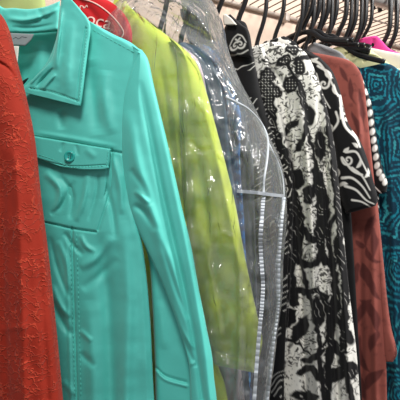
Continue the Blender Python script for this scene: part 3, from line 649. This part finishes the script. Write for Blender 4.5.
# --- russet shirt
pl = Plane(.588, 11)
o = hung('russet_shirt', pl, 'russet shirt with dark leaf print hanging before the blue-green garment', 'shirt')
body('body', pl, [(306, 52), (316, 53), (332, 56), (348, 60), (357, 67), (363, 80), (367, 110), (371, 150), (375, 190), (379, 240), (382, 300), (386, 360), (387, 402), (390, 520)], M['print'], o, th=.014, wob=.003, step=.9, printf=print_brown, folds=[([(356, 90), (362, 160)], 4, .003), ([(360, 220), (362, 400)], 4, -.003), ([(372, 210), (376, 400)], 4, .003)])
shell('sleeve', pl, [(366, 210, 377, 200), (372, 240, 381, 240), (376, 270, 384, 270), (378, 300, 387, 300), (380, 330, 391, 328), (382, 352, 397, 352), (384, 362, 393, 362)], M['print'], o, th=.014, off=-.004, step=1, printf=print_brown, edge=.08)
hanger(pl, 'black plastic hanger inside the russet shirt', top=-.125, length=.12, drop=.05, bar=False, group=None)
# --- dotted trim shirt
pl = Plane(.635, 9)
o = hung('dot_trimmed_shirt', pl, 'black short-sleeved shirt edged with white dots behind the russet shirt', 'shirt')
body('body', pl, [(324, 56), (334, 58), (346, 62), (358, 72), (364, 90), (370, 120), (374, 150), (378, 172), (379, 200), (380, 300), (380, 402)], M['print'], o, th=.012, step=.9, printf=print_dots)
shell('sleeve', pl, [(350, 70, 362, 78), (354, 100, 371, 104), (358, 130, 375, 130), (362, 150, 378, 150), (366, 168, 382, 168), (370, 184, 387, 182), (374, 196, 386, 192)], M['print'], o, th=.014, off=.008, step=.6, printf=print_dots, edge=.08)
hanger(pl, 'black plastic hanger inside the dot trimmed shirt', top=-.125, length=.12, drop=.05, bar=False, group=None)
# --- blue-green geometric
pl = Plane(.665, 8)
o = hung('geometric_print_tunic', pl, 'blue-green tunic with nested lozenge lines at the right edge', 'tunic')
body('body', pl, [(345, 62), (356, 66), (366, 70), (376, 66), (386, 63), (398, 69), (412, 82), (424, 110), (434, 180), (440, 260), (446, 402), (450, 520)], M['print'], o, th=.016, wob=.003, step=.8, printf=print_tealgeo, folds=[([(384, 80), (392, 200), (396, 400)], 5, .004), ([(398, 90), (404, 240), (408, 400)], 5, -.004)])
hanger(Plane(.648, 8), 'black plastic hanger with its arm lying over the blue-green tunic', top=-.112, length=.118, drop=.062, bar=False, group=None)
# --- cream, white, pink
pl = Plane(.69, 7)
o = hung('cream_blouse', pl, 'pale yellow pleated blouse under the row of black hooks', 'blouse')
body('body', pl, [(341, 46), (352, 43), (364, 46), (376, 54), (392, 66), (410, 84), (430, 200), (434, 400)], M['cream'], o, th=.012, step=1.2, wob=.002, folds=[([(344, 58), (352, 50), (366, 48)], 2, -.003), ([(352, 62), (362, 54), (378, 54)], 2, .003), ([(362, 62), (372, 57), (386, 58)], 1.8, -.003), ([(346, 52), (356, 47), (368, 48)], 1.5, .002)])
hanger(pl, 'black plastic hanger inside the cream blouse', top=-.115, length=.12, drop=.05, bar=False, group=None)
pl = Plane(.72, 6)
o = hung('off_white_top', pl, 'off-white top whose shoulder shows at the right, beneath the last hooks', 'top')
body('body', pl, [(356, 48), (370, 48), (386, 51), (404, 55), (424, 64), (436, 90), (440, 400)], M['white'], o, th=.012, step=2)
hanger(pl, 'black plastic hanger inside the off-white top', top=-.115, length=.12, drop=.05, bar=False, group=None)
pl = Plane(.752, 4.5)
o = hung('pink_top', pl, 'hot pink top peeking out above the cream blouse', 'top')
body('body', pl, [(366, 37), (376, 36), (382, 41), (390, 49), (410, 60), (424, 90), (430, 400)], M['pink'], o, th=.012, step=2, folds=[([(374, 38), (372, 50)], 2, -.003)])
hanger(pl, 'black plastic hanger inside the hot pink top', top=-.10, length=.12, drop=.05, bar=False, group=None)

# bare hangers in the crowded row
for hx, an, ln, tp in [(.572, 12, .10, -.104), (.586, 11, .10, -.100), (.602, 10, .10, -.106), (.626, 9, .095, -.102), (.648, 8, .09, -.106), (.676, 7, .07, -.102), (.704, 6, .06, -.106), (.733, 5, .06, -.104), (.812, 2, .06, -.104), (.834, 1, .06, -.108)]:
    last = hx > .8
    hanger(Plane(hx, an), 'black plastic hanger in the far pair at the right end of the rod' if last else 'black plastic hanger in the crowded row over the russet and cream garments', top=tp, length=ln, drop=.042,
           group='black hangers in the far pair' if last else 'black hangers crowded on the rod', r=.0054, bar=False)

# ------------------------------------------------------------------ light
W = bpy.data.worlds.new('world'); S.world = W; W.use_nodes = True
W.node_tree.nodes['Background'].inputs[0].default_value = (.9, .94, 1, 1); W.node_tree.nodes['Background'].inputs[1].default_value = .38
def area(name, loc, to, size, power, col=(1, 1, 1)):
    l = bpy.data.lights.new(name, 'AREA'); l.size = size; l.energy = power; l.color = col
    o = bpy.data.objects.new(name, l); COL.objects.link(o); o.location = loc
    o.rotation_euler = (Vector(to)-Vector(loc)).to_track_quat('-Z', 'Y').to_euler()
area('ceiling_lamp', (-.15, -.25, 2.25), (.3, .5, 1.4), .3, 12, (1, .97, .93))
area('ceiling_lamp', (1.1, -.3, 2.25), (.4, .5, 1.4), .3, 24, (1, .98, .95))
S.view_settings.view_transform = 'Standard'; S.view_settings.look = 'None'; S.view_settings.gamma = 1; S.view_settings.exposure = .3
